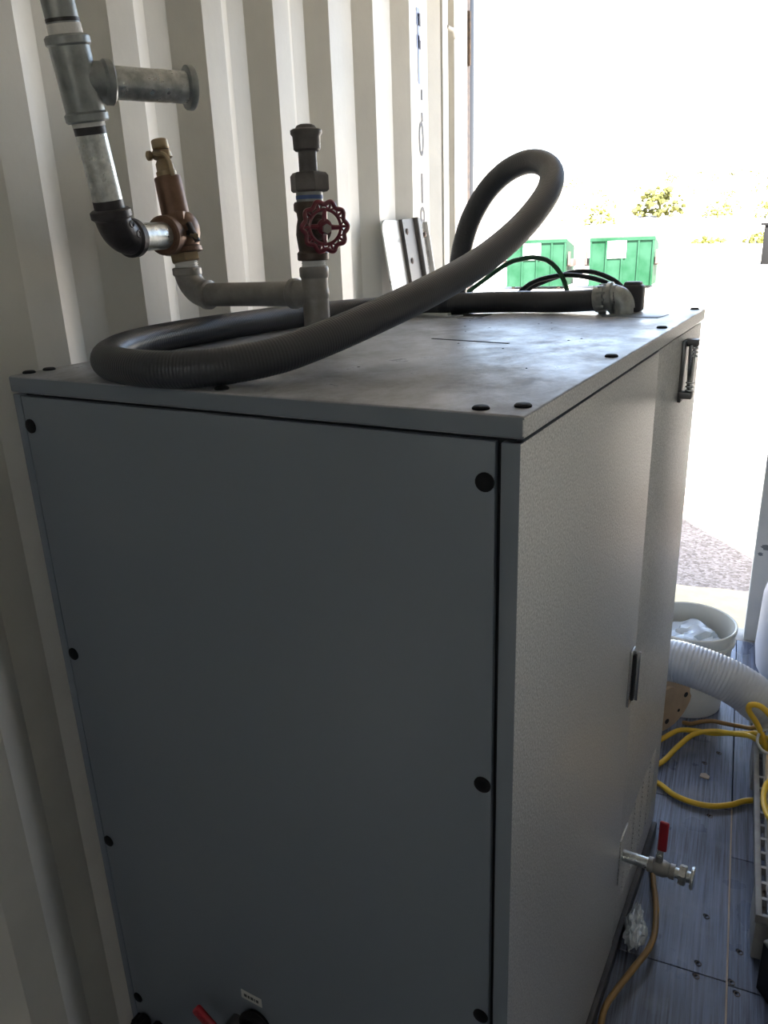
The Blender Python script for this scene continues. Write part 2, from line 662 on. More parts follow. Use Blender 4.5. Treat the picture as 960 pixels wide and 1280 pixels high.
# rubber gasket and hinge side outside the post
mb = MB()
mb.box((-.09, 2.440, -.1), (.0, 2.486, CEIL + .02), .004)
g = mb.build('hinge_jamb', M['rust'], trim1)
mb = MB()
mb.box((-.10, 2.488, -.1), (-.002, 2.545, CEIL + .02), .006)
mb.build('door_gasket', M['gasket'], trim1)
for zc in (2.31, 1.25, .3):
    mb = MB()
    mb.cyl((.004, 2.452, zc - .09), (.004, 2.452, zc + .09), .009, 12, .003)
    mb.box((-.03, 2.445, zc - .07), (.006, 2.47, zc + .07), .003)
    mb.build('hinge', M['rust'], trim1)

mb = MB()
mb.box((WID, YB, 0), (WID + .05, 2.5, CEIL))
struct('wall_right', mb, M['wall'])
mb = MB()
WX0, WX1, WZ0, WZ1 = .78, 1.44, 1.95, 2.40  # unseen opening, added to let fill daylight onto the cabinet front
mb.box((-.09, YB - .05, 0), (WID + .05, YB, WZ0))
mb.box((-.09, YB - .05, WZ1), (WID + .05, YB, CEIL))
mb.box((-.09, YB - .05, WZ0), (WX0, YB, WZ1))
mb.box((WX1, YB - .05, WZ0), (WID + .05, YB, WZ1))
struct('wall_back', mb, M['wall'])
mb = MB()
for lo, hi in (((WX0, WZ0), (WX1, WZ0 + .04)), ((WX0, WZ1 - .04), (WX1, WZ1)), ((WX0, WZ0 + .04), (WX0 + .04, WZ1 - .04)), ((WX1 - .04, WZ0 + .04), (WX1, WZ1 - .04))):
    mb.box((lo[0], YB - .045, lo[1]), (hi[0], YB + .01, hi[1]), .003)
struct('fill_opening_1', mb, M['postwhite'])
mb = MB()
mb.box((-.09, YB - .05, CEIL), (WID + .05, 2.62, CEIL + .06))
struct('ceiling', mb, M['ceiling'])
# header over the opening
mb = MB()
mb.box((-.09, 2.44, 2.62), (WID + .05, 2.56, CEIL), .004)
struct('trim_2', mb, M['postwhite'])
# right door leaf, closed
mb = MB()
mb.box((1.190, 2.45, .0), (WID, 2.50, 2.62), .004)
d1 = struct('door_1', mb, M['doorgrey'])
mb = MB()
random.seed(4)
for cx, cz, rx, rz in ((1.235, .415, .030, .010), (1.265, .425, .02, .014), (1.212, .385, .010, .008), (1.29, .435, .02, .008)):
    n = 22
    poly = []
    for i in range(n):
        a = 2 * PI * i / n
        q = random.uniform(.65, 1.25)
        poly.append((cx + math.cos(a) * rx * q, 2.4495, cz + math.sin(a) * rz * q))
    mb.prism(poly, (0, -.0004, 0))
mb.build('scuff_mark', M['smudge'], d1)
# sill
mb = MB()
mb.box((-.09, 2.44, -.16), (WID + .05, 2.56, .0), .004)
struct('trim_3', mb, M['sill'])

# floor: dark planks running to the door, one mesh
mb = MB()
xs = [-.06, .046, .326, .606, .886, 1.166, 1.446, 1.726, 2.006, 2.35]
joints = {3: [-.9, .3, 1.4], 4: [-.6, .742, 1.345, 2.0], 5: [-.9, .735, 1.150, 1.9], 6: [-.2, 1.1]}
random.seed(7)
for i in range(len(xs) - 1):
    js = [YB] + joints.get(i, [random.uniform(-2, -1), random.uniform(0, 1.2)]) + [2.44]
    for a, b in zip(js, js[1:]):
        mb.box((xs[i] + .0012, a + .001, -.03), (xs[i + 1] - .0012, b - .001, 0), .0012, seg=1)
mb.box((-.06, YB, -.10), (2.35, 2.44, -.031), mi=1)
for sx, sy in ((1.112, .92), (1.100, .772), (1.098, .735), (1.172, .748), (1.183, .722), (1.188, .84), (1.105, 1.30), (1.12, 1.62), (1.08, 1.55)):
    mb.lathe((sx, sy, -.001), (0, 0, 1), [(0, .0055), (.0015, .0055), (.0018, .004)], 12, mi=2)
    mb.torus((sx + .004, sy - .004, .0008), (0, 0, 1), .006, .0010, 14, 6, mi=4)
# pale filler line along the plank seam
for a, b in ((.60, .98), (.981, 1.35)):
    mb.box((1.1635, a, -.002), (1.1675, b, .0006), mi=3)
floor = struct('floor', mb, [M['floor'], M['core'], M['cap'], M['chip'], M['rust']])

# outside ground, one surface rising to a hillside
mb = MB()
NX, NY = 50, 60
vs, fs = [], []
for j in range(NY + 1):
    t = j / NY
    yy = -12 + 252 * t ** 1.7
    for i in range(NX + 1):
        xx = -150 + 300 * i / NX
        z = -.3
        if yy > 48:
            s = (yy - 48)
            z += .125 * s + .8 * noise.noise(V((xx * .03, yy * .03, 0))) * min(1, s / 20)
            z = min(z, 15)
        vs.append((xx, yy, z))
for j in range(NY):
    for i in range(NX):
        a = j * (NX + 1) + i
        fs.append([a, a + 1, a + NX + 2, a + NX + 1])
mb._add(vs, fs)
struct('ground', mb, M['ground'], smooth=60)
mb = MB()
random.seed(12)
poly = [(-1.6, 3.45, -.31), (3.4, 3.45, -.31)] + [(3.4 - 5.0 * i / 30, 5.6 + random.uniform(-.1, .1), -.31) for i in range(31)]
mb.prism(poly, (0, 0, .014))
struct('trim_5', mb, M['shade_gravel'])  # darker patch laid where the container's shadow falls, shade in its colour
# concrete apron in front of the sill
mb = MB()
random.seed(11)
poly = [(-1.2, 2.58, -.32), (3.2, 2.58, -.32)]
k = 40
for i in range(k + 1):
    xx = 3.2 - 4.4 * i / k
    poly.append((xx, 3.57 + random.uniform(-.02, .02), -.32))
mb.prism(poly, (0, 0, .045))
struct('trim_4', mb, M['concrete'])

# ================================================================== BOILER CABINET
ZB = -1.4434                      # floor level in cabinet coordinates
W_, D_ = .80, 1.175
boiler = Thing('boiler_cabinet', 'large grey steel boiler cabinet standing on the dark plank floor', 'boiler', (-.4, .58, ZB), CAB)
mb = MB()
mb.box((-.790, .012, -1.395), (-.014, D_ - .012, -.004))
boiler.part('inner_case', mb, M['core'])
mb = MB()
mb.box((-W_, 0, -.0245), (0, D_, 0), .0035, seg=3)
lid = boiler.part('lid', mb, [M['lid']], label='dusty grey lid with black screw caps')
# give the lid rim the cabinet colour, only the flat top is dusty
lid.data.materials.append(M['cab'])
lid.data.materials.append(M['cab_lit'])
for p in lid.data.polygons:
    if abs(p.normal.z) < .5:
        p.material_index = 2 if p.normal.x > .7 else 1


def cap_lathe(mb, c, ax, r):
    mb.lathe(c, ax, [(-.002, r * .9), (.0, r), (.0018, r), (.0034, r * .8), (.0038, r * .3)], 18)


for x, yy in ((-.79, .030), (-.785, .062), (-.407, .020), (-.055, .020), (-.018, .046), (-.018, .416), (-.019, .786), (-.020, 1.155), (-.785, .44), (-.785, .82)):
    mb = MB()
    cap_lathe(mb, (x, yy, .0), (0, 0, 1), .0095)
    boiler.part('screw_cap', mb, M['cap'], lid)
# slots and plates lying flush in the lid
mb = MB()
mb.prism([(-.368, .5485, .0), (-.212, .5195, .0), (-.2125, .513, .0), (-.3685, .543, .0)], (0, 0, .0007))
boiler.part('lid_seam', mb, M['cap'], lid)
mb = MB()
mb.box((-.175, .965, .0), (-.055, 1.035, .0012), .0004, rot=Matrix.Rotation(-.12, 3, 'Z'))
boiler.part('cover_plate', mb, [M['cab']], lid)
mb = MB()
mb.box((-.51, .93, .0), (-.43, .985, .0009))
boiler.part('knockout_hole', mb, M['core'], lid)
# specks and drips of dirt on the lid
mb = MB()
random.seed(3)
for i in range(16):
    x, yy = random.uniform(-.45, -.05), random.uniform(.2, 1.05)
    mb.lathe((x, yy, 0), (0, 0, 1), [(0, random.uniform(.0012, .003)), (.0006, .001)], 8)
boiler.part('dirt_specks', mb, M['cap'], lid)['kind'] = 'stuff'

# front panel
mb = MB()
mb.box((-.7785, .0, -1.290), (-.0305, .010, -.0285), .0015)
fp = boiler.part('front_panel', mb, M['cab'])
for i in range(4):
    for x in (-.767, -.0415):
        mb = MB()
        cap_lathe(mb, (x, .0, -.073 - .384 * i), (0, -1, 0), .0108)
        boiler.part('screw_cap', mb, M['cap'], fp)
# left corner post, right corner wraps with the side panel
mb = MB()
mb.box((-.797, .0005, -1.385), (-.7805, .03, -.0265), .0015)
boiler.part('corner_post', mb, M['cab'])
mb = MB()
mb.box((-.797, .02, -1.385), (-.790, D_ - .003, -.0265), .0015)
boiler.part('left_side_panel', mb, M['cab'])
mb = MB()
mb.box((-.790, D_ - .012, -1.385), (-.01, D_ - .004, -.0265), .0015)
boiler.part('back_panel', mb, M['cab'])
mb = MB()
mb.box((-.7785, .0006, -1.385), (-.0305, .012, -1.294), .0015)
boiler.part('bottom_front_rail', mb, M['cab'])
mb = MB()
mb.box((-.0245, .0, -1.385), (-.003, .014, -.0285), .0018)
mb.box((-.014, .0004, -1.385), (-.0028, .694, -.0285), .0018)
sp = boiler.part('side_panel', mb, [M['cab'], M['cab_lit']])
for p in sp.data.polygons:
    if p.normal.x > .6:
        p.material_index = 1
mb = MB()
mb.box((-.016, .6965, -1.385), (-.0048, D_ - .004, -.0285), .0018)
rp = boiler.part('rear_side_panel', mb, M['cab_lit'])
# louvre block low on the rear side panel: rows of pressed slots
mb = MB()
for cxi in range(4):
    yc = .80 + cxi * .085
    for r_ in range(14):
        z = -1.295 + r_ * .0145
        mb.prism([(-.005, yc - .033, z), (-.005, yc - .033, z + .008), (-.0028, yc - .033, z + .001)], (0, .066, 0))
boiler.part('louvre_vent', mb, M['cab_lit'], rp)
# draw latch on the rear panel
mb = MB()
mb.box((-.005, .936, -.166), (.001, .972, -.042), .001)
for zc, yc in ((-.048, .968), (-.150, .942)):
    mb.box((-.004, yc - .012, zc - .007), (.022, yc + .014, zc + .007), .002)
latch = boiler.part('draw_latch', mb, M['darkchrome'], rp)
mb = MB()
rod = [V((.016, .946 + .016 * t, -.150 + .10 * t)) for t in [i / 10 for i in range(11)]]
mb.tube(rod, .0035, 8)
rod2 = [V((.010, .966 - .018 * t, -.150 + .10 * t)) for t in [i / 10 for i in range(11)]]
mb.tube(rod2, .0035, 8)
for zc, yc in ((-.058, .962), (-.066, .961), (-.074, .960), (-.126, .948), (-.134, .947), (-.142, .946)):
    mb.torus((.015, yc, zc), (0, .15, 1), .007, .002, 14, 6)
boiler.part('latch_spring', mb, M['chrome'], rp)
# slim pull on the side panel seam
mb = MB()
mb.box((-.004, .640, -.715), (.002, .668, -.592), .001)
mb.box((.001, .658, -.706), (.014, .661, -.598), .0008)
boiler.part('pull_handle', mb, M['chrome'], sp)
mb = MB()
mb.box((.0, .652, -.705), (.007, .657, -.604), .0008)
boiler.part('handle_recess', mb, M['core'], sp)
# plate round the drain pipe
mb = MB()
mb.box((-.0045, .700, -1.215), (-.001, .765, -1.092), .0005)
boiler.part('pipe_plate', mb, M['cab_lit'], rp)
# dark skid rails below
mb = MB()
mb.box((-.05, .004, ZB), (.005, D_ - .002, -1.402), .002)
mb.box((-.79, .03, -1.44), (-.05, .07, -1.40), .002)
mb.box((-.797, .004, ZB), (-.74, D_ - .002, -1.402), .002)
mb.box((-.79, .01, -1.402), (-.01, D_ - .01, -1.384))
boiler.part('skid_rail', mb, M['rail'])
# label on the front
mb = MB()
mb.box((-.4865, -.0008, -1.0625), (-.4425, .0002, -1.0435), .0002)
lb = boiler.part('paper_label', mb, M['paper'], fp)
mb = MB()
for a, b in ((-.480, -.474), (-.472, -.468), (-.466, -.460), (-.458, -.456), (-.454, -.449)):
    mb.box((a, -.0013, -1.056), (b, -.0006, -1.050))
boiler.part('label_print', mb, M['ink'], lb) if False else boiler.part('label_print', mb, M['ink'], fp)
# black rubber port with a grey cable loop, black fitting at the left
mb = MB()
mb.torus((-.455, -.012, -1.103), (0, 1, 0), .024, .0075, 28, 10)
mb.cyl((-.455, .0, -1.103), (-.455, -.010, -1.103), .026, 24)
pt = boiler.part('cable_port', mb, M['cap'], fp)
mb = MB()
mb.tube(catmull([(-.475, -.022, -1.115), (-.472, -.028, -1.097), (-.455, -.032, -1.086), (-.437, -.034, -1.097), (-.425, -.036, -1.120), (-.42, -.03, -1.155)], .005), .005, 10)
boiler.part('cable_loop', mb, M['galv'], fp)

# ================================================================== BALL VALVES
# drain valve on the right side
dv = Thing('drain_valve', 'small steel ball valve with a red lever sticking out of the cabinet side', 'valve', (0, .73, -1.153), CAB)
DY, DZ = .73, -1.153
mb = MB()
mb.cyl((-.001, DY, DZ), (.060, DY, DZ), .0128, 20)
dv.part('nipple', mb, M['galv'])
mb = MB()
mb.lathe((.054, DY, DZ), (1, 0, 0), [(0, .0165), (.010, .0165), (.012, .0145), (.02, .0185), (.034, .0185), (.044, .0145), (.046, .0165), (.056, .0165)], 20)
mb.cyl((.076, DY, DZ + .01), (.076, DY, DZ + .032), .008, 16)
dv.part('valve_body', mb, M['greyiron'])
mb = MB()
mb.cyl((.108, DY, DZ), (.120, DY, DZ), .0115, 18)
mb.lathe((.119, DY, DZ), (1, 0, 0), [(0, .021), (.003, .0225), (.013, .0225), (.015, .020)], 6)
mb.lathe((.134, DY, DZ), (1, 0, 0), [(0, .012), (.008, .012), (.009, .023), (.013, .0245), (.015, .024)], 24)
dv.part('hose_cap', mb, M['galv'])
mb = MB()
mb.box((.070, DY - .004, DZ + .026), (.084, DY - .001, DZ + .05), .001)
mb.lathe((.076, DY, DZ + .030), (0, 0, 1), [(0, .008), (.006, .008)], 6)
lv = dv.part('lever', mb, M['galv'])
mb = MB()
mb.box((.070, DY - .007, DZ + .048), (.0895, DY + .002, DZ + .125), .004, seg=3)
dv.part('lever_grip', mb, M['redlever'], lv, label='dark red vinyl grip')

# red-levered valve low on the front panel
rv = Thing('ball_valve', 'red-levered valve low on the front panel beside a black port', 'valve', (-.50, 0, -1.13), CAB)
mb = MB()
mb.cyl((-.50, .0, -1.130), (-.50, -.03, -1.130), .017, 20)
mb.lathe((-.50, -.03, -1.130), (0, -1, 0), [(0, .02), (.02, .02), (.022, .014)], 6)
rv.part('valve_body', mb, M['darkpipe'])
mb = MB()
rotm = Matrix.Rotation(math.radians(36), 3, 'Y')
mb.box((-.575, -.046, -1.142), (-.495, -.036, -1.116), .0045, rot=rotm, pivot=(-.50, -.04, -1.130), seg=3)
lvr = rv.part('lever', mb, M['redlever'], label='dark red embossed lever')
mb = MB()
for i in range(9):
    mb.box((-.565 + .007 * i, -.0475, -1.134), (-.561 + .007 * i, -.0458, -1.124), .0003, rot=rotm, pivot=(-.50, -.04, -1.130))
rv.part('embossing', mb, M['redlever'], lvr)

# black fittings by the left bottom corner
kn = Thing('black_fitting', 'black knobbly fittings at the bottom left corner of the cabinet front', 'fitting', (-.74, 0, -1.27), CAB)
mb = MB()
mb.cyl((-.755, .0, -1.275), (-.755, -.02, -1.275), .016, 16, .003)
for i in range(8):
    a = 2 * PI * i / 8
    mb.cyl((-.755 + .014 * math.cos(a), -.004, -1.275 + .014 * math.sin(a)), (-.755 + .014 * math.cos(a), -.024, -1.275 + .014 * math.sin(a)), .005, 8, .001)
kn.part('star_knob', mb, M['cap'])
mb = MB()
mb.cyl((-.715, .0, -1.270), (-.715, -.024, -1.270), .013, 8, .002)
mb.cyl((-.715, -.02, -1.270), (-.715, -.034, -1.270), .009, 16, .002)
kn.part('cable_gland', mb, M['cap'])

# ================================================================== PIPING ON THE LID
TX, TY = -.535, .430
sp_ = Thing('steel_pipe_run', 'dull steel tee, short pipe and elbow rising through the cabinet lid', 'pipe', (TX, TY, 0), CAB)
mb = MB()
mb.cyl((TX, TY, 0.0), (TX, TY, .119), .0228, 28)
mb.lathe((TX, TY, .112), (0, 0, 1), [(0, .0228), (.004, .0252), (.016, .0252), (.019, .0235)], 28)
mb.lathe((TX, TY, .086), (-1, 0, 0), [(0, .0215), (.022, .0225), (.036, .0232), (.039, .0262), (.048, .0262), (.051, .0235)], 28)
mb.sphere((TX, TY, .086), .0245)
sp_.part('tee', mb, M['greyiron'])
mb = MB()
mb.cyl((TX - .046, TY, .086), (-.780, TY, .084), .0212, 28)
sp_.part('pipe', mb, M['greyiron'])
mb = MB()
arc = [V((-.778 - .046 * math.sin(a), TY, .130 - .046 * math.cos(a))) for a in [PI / 2 * i / 14 for i in range(15)]]
mb.tube(arc, .0245, 24)
mb.lathe((-.772, TY, .084), (-1, 0, 0), [(0, .024), (.002, .0268), (.012, .0268), (.015, .0245)], 28)
mb.lathe((-.824, TY, .118), (0, 0, 1), [(0, .0245), (.003, .0272), (.014, .0272), (.016, .025)], 28)
sp_.part('elbow', mb, M['greyiron'])
mb = MB()
mb.cyl((TX, TY, .129), (TX, TY, .146), .0198, 24)
for i in range(3):
    mb.torus((TX, TY, .133 + .004 * i), (0, 0, 1), .0197, .0012, 24, 6)
sp_.part('thread_tape', mb, M['tape'])
mb = MB()
mb.cyl((-.824, TY, .130), (-.8245, TY, .148), .0205, 24)
for i in range(3):
    mb.torus((-.824, TY, .136 + .004 * i), (0, 0, 1), .0204, .0012, 24, 6)
sp_.part('thread_tape', mb, M['tape'])

# gate valve with red handwheel
gv = Thing('gate_valve', 'bronze gate valve with red handwheel and capped pipe above, standing on the tee', 'valve', (TX, TY, .141), CAB)
mb = MB()
mb.lathe((TX, TY, .141), (0, 0, 1), [(0, .0250), (.002, .0268), (.012, .0268), (.016, .0235), (.028, .0250), (.042, .0265), (.056, .0250), (.066, .0225), (.076, .0235), (.080, .0275), (.090, .0275), (.093, .0255)], 8 * 3)
SD = V((.789, -.616, 0)).normalized()
VC = V((TX, TY, .190))
mb.lathe(VC, SD, [(.0, .021), (.026, .020), (.028, .0235), (.036, .0235), (.038, .017), (.048, .0135), (.052, .011)], 24)
gv.part('valve_body', mb, M['bronze2'])
mb = MB()
mb.cyl(VC + SD * .05, VC + SD * .082, .0045, 12)
mb.lathe(VC + SD * .078, SD, [(0, .0075), (.006, .0075)], 6)
gv.part('stem', mb, M['greyiron'])
# handwheel
WC = VC + SD * .073 + V((0, 0, .003))
U = V((0, 0, 1))
S2 = SD.cross(U).normalized()
def wp(a, r, d=0):
    return WC + (S2 * math.cos(a) + U * math.sin(a)) * r + SD * d
mb = MB()
NL = 10
path = []
for i in range(160):
    a = 2 * PI * i / 160
    path.append(wp(a, .0365 + .0026 * math.cos(NL * a)))
mb.tube(path, .0038, 8, closed=True)
path = [wp(2 * PI * i / 64, .0262) for i in range(64)]
mb.tube(path, .0026, 8, closed=True)
for i in range(NL):
    a = 2 * PI * i / NL
    mb.tube([wp(a, .038), wp(a, .0262)], .0022, 8)
    mb.tube([wp(a + PI / NL, .0345), wp(a, .0268)], .0015, 6)
    mb.tube([wp(a + PI / NL, .0345), wp(a + 2 * PI / NL, .0268)], .0015, 6)
for k in range(4):
    a = PI / 2 * k + .05
    mb.tube([wp(a, .026), wp(a, .016, -.003), wp(a, .006, -.004)], [.0036, .0042, .005], 8)
mb.lathe(WC - SD * .007, SD, [(0, .0125), (.006, .0125), (.009, .009)], 20)
gv.part('handwheel', mb, M['redwheel'], label='dark red openwork handwheel')
# pipe stack above
mb = MB()
mb.cyl((TX, TY, .232), (TX, TY, .252), .0222, 24)
mb.cyl((TX, TY, .238), (TX, TY, .244), .0228, 24, mi=1)
gv.part('threaded_neck', mb, [M['malle'], M['bluetape']])
mb = MB()
mb.lathe((TX + .002, TY, .249), (0, 0, 1), [(0, .029), (.003, .0325), (.025, .0325), (.030, .028), (.032, .017)], 6, phase=.35)
gv.part('union_nut', mb, M['darkpipe'])
mb = MB()
mb.cyl((TX + .001, TY, .276), (TX + .001, TY, .316), .0152, 24)
gv.part('nipple', mb, M['darkpipe'])
mb = MB()
mb.lathe((TX + .001, TY, .311), (0, 0, 1), [(0, .019), (.003, .0222), (.022, .0228), (.026, .0258), (.031, .0258), (.033, .0225), (.034, .0175), (.038, .0150), (.040, .010)], 24)
gv.part('end_cap', mb, M['darkpipe'])

# relief valve
AX = V((-.0225, .0, .147)).normalized()          # leans a little
rl = Thing('relief_valve', 'bronze relief valve with brass test lever above the steel elbow', 'valve', (-.8245, TY, .146), CAB)
R0 = V((-.8235, TY, .143))
def ra(h, side=0.0, fwd=0.0):
    return R0 + AX * h + V((side, fwd, 0))
mb = MB()
mb.lathe(ra(.0), AX, [(0, .0245), (.002, .0285), (.017, .0285), (.019, .026)], 6, phase=.2)
rl.part('inlet_hex', mb, M['brass'])
mb = MB()
mb.lathe(ra(.015), AX, [(0, .026), (.002, .0345), (.010, .0345), (.012, .0315), (.020, .0335), (.032, .0375), (.044, .0385), (.056, .0365), (.066, .031), (.070, .027)], 28)
OC = ra(.050)
ODIR = (V((-.799, .247, .187)) - OC).normalized()
mb.lathe(OC + ODIR * .018, ODIR, [(0, .028), (.018, .0300), (.022, .0345), (.036, .0345), (.039, .031)], 28)
mb.box(ra(.083, .024, -.012) - V((.007, .012, .007)), ra(.083, .024, -.012) + V((.007, .012, .007)), .001, rot=Matrix.Rotation(.5, 3, 'Z'))
rl.part('valve_body', mb, M['bronze'])
mb = MB()
mb.lathe(ra(.076), AX, [(0, .0275), (.006, .0275), (.008, .0255), (.072, .0245), (.075, .0235)], 28)
rl.part('spring_bonnet', mb, M['bronze'])
mb = MB()
mb.lathe(ra(.150), AX, [(0, .0185), (.010, .0185), (.012, .0165), (.024, .0160), (.030, .0125), (.036, .012)], 20)
mb.lathe(ra(.180), AX, [(0, .0115), (.004, .0175), (.014, .0165), (.016, .014)], 20)
rl.part('brass_top', mb, M['brass'])
mb = MB()
mb.cyl(ra(.198), ra(.215), .0152, 20, .002)
mb.lathe(ra(.188, -.012, -.012), (-1, -.3, 0), [(0, .004), (.004, .0085), (.010, .0085), (.012, .005)], 12)
mb.tube(catmull([ra(.190, -.004, -.016), ra(.188, .008, -.018), ra(.187, .020, -.016), ra(.178, .025, -.013), ra(.154, .024, -.010)], .003), [.0042] * 99, 8) if False else None
pth = even(catmull([ra(.192, -.004, -.016), ra(.190, .008, -.018), ra(.187, .020, -.016), ra(.176, .025, -.013), ra(.152, .024, -.010)], .003), .003)
mb.tube(pth, .0042, 8)
rl.part('test_lever', mb, M['brass'], label='brass test lever')
mb = MB()
dc = ra(.052, .0365, -.012)
mb.lathe(dc, (.9, -.4, 0), [(-.012, .008), (.008, .008), (.010, .006)], 6)
mb.box(dc + V((.006, -.008, -.018)), dc + V((.014, .002, .020)), .002, rot=Matrix.Rotation(-.5, 3, 'Y'))
rl.part('drain_cock', mb, M['blackiron'])
mb = MB()
mb.cyl(dc + V((.012, -.012, -.004)), dc + V((.025, -.014, -.006)), .003, 10)
mb.sphere(dc + V((.026, -.014, -.006)), .0052)
rl.part('cock_pin', mb, M['brass'])

# discharge piping: galvanised
EL = V((-.799, .247, .187))                  # black elbow corner
dp = Thing('discharge_pipe', 'galvanised riser with black elbow and capped side branch above the cabinet', 'pipe', tuple(EL), CAB)
OP = OC + ODIR * .05
RD = V((.006, -.056, .329)).normalized()     # riser direction
PD = (OP - EL).normalized()
mb = MB()
mb.cyl(OC + ODIR * .046, EL + PD * .040, .0235, 28)
dp.part('outlet_nipple', mb, M['galv'])
mb = MB()
RE = .034
a0, a1 = EL + PD * RE, EL + RD * RE
arc = []
for i in range(17):
    t = i / 16
    arc.append((1 - t) ** 2 * a0 + 2 * t * (1 - t) * (EL - (PD + RD) * -.004) + t * t * a1)
mb.tube(arc, .0285, 26)
mb.lathe(EL + PD * .028, PD, [(0, .0285), (.004, .0320), (.016, .0320), (.018, .0285)], 28)
mb.lathe(EL + RD * .030, RD, [(0, .0285), (.004, .0330), (.014, .0330), (.017, .0290)], 28)
for q, (s1, s2) in enumerate(((.010, .022), (.022, .006))):
    c = EL + PD * s1 + RD * s2 + (PD.cross(RD)) * .0285
    c2 = EL + PD * s1 + RD * s2 - (PD.cross(RD)) * .0285
    mb.torus(c2, PD.cross(RD), .005, .0013, 12, 6)
    mb.torus(c, PD.cross(RD), .005, .0013, 12, 6)
dp.part('black_elbow', mb, M['blackiron'], label='black iron elbow')
TT = V((-.795, .208, .415))
RT0 = EL + RD * (TT - EL).length      # tee centre along the riser
mb = MB()
mb.cyl(EL + RD * .042, RT0 - RD * .045, .0238, 28)
dp.part('riser_pipe', mb, M['galv'])
mb = MB()
mb.cyl(EL + RD * .044, EL + RD * .060, .0243, 28)
dp.part('thread_dope', mb, M['blackiron'])
mb = MB()
mb.cyl(RT0 - RD * .075, RT0 - RD * .062, .0243, 28)
dp.part('thread_dope', mb, M['blackiron'])
mb = MB()
mb.cyl(RT0 - RD * .064, RT0 - RD * .052, .0250, 28)
dp.part('thread_tape', mb, M['tape'])
mb = MB()
mb.cyl(RT0 + RD * .055, RT0 + RD * .073, .0250, 28)
dp.part('thread_tape', mb, M['tape'])
mb = MB()
mb.lathe(RT0 - RD * .058, RD, [(0, .0300), (.003, .0328), (.012, .0328), (.015, .0298), (.060, .0298), (.102, .0298), (.105, .0330), (.114, .0330), (.117, .030)], 30)
SE = V((-.706, .363, .414))
BD = V((.64, .765, .0)).normalized()
BD = (SE - RT0).normalized()
mb.lathe(RT0, BD, [(0, .027), (.036, .0285), (.040, .0320), (.050, .0320), (.053, .0285)], 28)
dp.part('tee', mb, M['malle'])
BL = (SE - RT0).length
mb = MB()
mb.cyl(RT0 + BD * .044, RT0 + BD * (BL - .004), .0238, 28)
dp.part('branch_pipe', mb, M['galv'])
mb = MB()
mb.lathe(RT0 + BD * (BL - .012), BD, [(0, .0255), (.002, .0325), (.010, .0335), (.013, .0320), (.015, .020)], 28)
dp.part('end_cap', mb, M['malle'])
TOPP = RT0 + RD * .62
mb = MB()
mb.cyl(RT0 + RD * .066, TOPP, .0240, 28)
dp.part('upper_pipe', mb, M['malle'])
mb = MB()
mb.cyl(RT0 + RD * .075, RT0 + RD * .080, .0246, 28)
dp.part('thread_dope', mb, M['blackiron'])
mb = MB()
gd = RT0 + RD * .135
mb.box(gd + V((-.006, -.0248, -.010)), gd + V((.004, -.0238, .012)), .0003)
dp.part('green_mark', mb, M['greencable'])
# strap holding the riser to the wall higher up
mb = MB()
sc_ = RT0 + RD * .50
mb.torus(sc_, RD, .0255, .003, 28, 8)
mb.cyl(sc_ - V((.025, 0, 0)), sc_ - V((.075, 0, 0)), .005, 10)
dp.part('pipe_clamp', mb, M['galv'])

# ================================================================== FLEXIBLE CONDUIT
HR = .0238
lidleg = [(-.160, 1.030, .036), (-.20, 1.034, .030), (-.289, 1.036, .0245), (-.381, 1.030, .0245), (-.468, 1.002, .0245), (-.545, .946, .0245), (-.615, .884, .0245),
          (-.672, .800, .0245), (-.716, .712, .0245), (-.742, .600, .0245), (-.752, .480, .0245), (-.757, .375, .0245), (-.748, .262, .0245),
          (-.715, .160, .0245), (-.666, .082, .0245), (-.615, .030, .0245), (-.558, .004, .0245), (-.500, -.004, .0245), (-.452, .010, .0245), (-.415, .034, .026)]
loop = [(-.372, .090, .033), (-.348, .150, .044), (-.325, .226, .060), (-.302, .316, .080), (-.282, .415, .103), (-.265, .525, .132), (-.252, .638, .171), (-.245, .728, .210),
        (-.248, .812, .250), (-.268, .880, .284), (-.307, .930, .306), (-.354, .965, .311), (-.407, .990, .296), (-.457, 1.008, .261), (-.497, 1.020, .209),
        (-.520, 1.026, .155), (-.532, 1.028, .100), (-.538, 1.028, .05), (-.540, 1.028, .012)]
fc = Thing('flexible_conduit', 'long dark grey ribbed flexible conduit coiled and looped on the cabinet lid', 'hose', (-.45, .5, 0), CAB)
path = even(catmull(lidleg + loop, .004), .0011)
RIB = 4


def ribr(i, m):
    return HR + (.00018 if (i % RIB) < 2 else -.00024)


mb = MB()
mb.tube(path, ribr, 22)
fc.part('hose', mb, M['hose'], smooth=60)
mb = MB()
mb.lathe((-.210, 1.0345, .0302), (1, -.03, .12), [(0, .0250), (.002, .0285), (.022, .0295), (.024, .0265), (.030, .0265), (.031, .0325), (.040, .0325), (.042, .027), (.050, .026)], 24)
for i in range(12):
    a = 2 * PI * i / 12
    mb.box((-.202, 1.0345 + .0285 * math.cos(a) - .0025, .031 + .0285 * math.sin(a) - .0025), (-.184, 1.0345 + .0285 * math.cos(a) + .0025, .032 + .0285 * math.sin(a) + .0025), .001)
arc = [V((-.166 + .018 * math.sin(a), 1.032, .036 - .024 * (1 - math.cos(a)))) for a in [PI / 2 * i / 10 for i in range(11)]]
mb.tube(arc, .0245, 22)
mb.cyl((-.148, 1.032, .016), (-.148, 1.032, .0), .022, 22)
mb.box((-.176, 1.026, .001), (-.166, 1.038, .012), .001)
fc.part('elbow_connector', mb, M['conduit'])
mb = MB()
mb.lathe((-.540, 1.028, 0), (0, 0, 1), [(0, .036), (.006, .036), (.008, .031), (.024, .031), (.027, .026)], 24)
fc.part('gland', mb, M['conduit'])
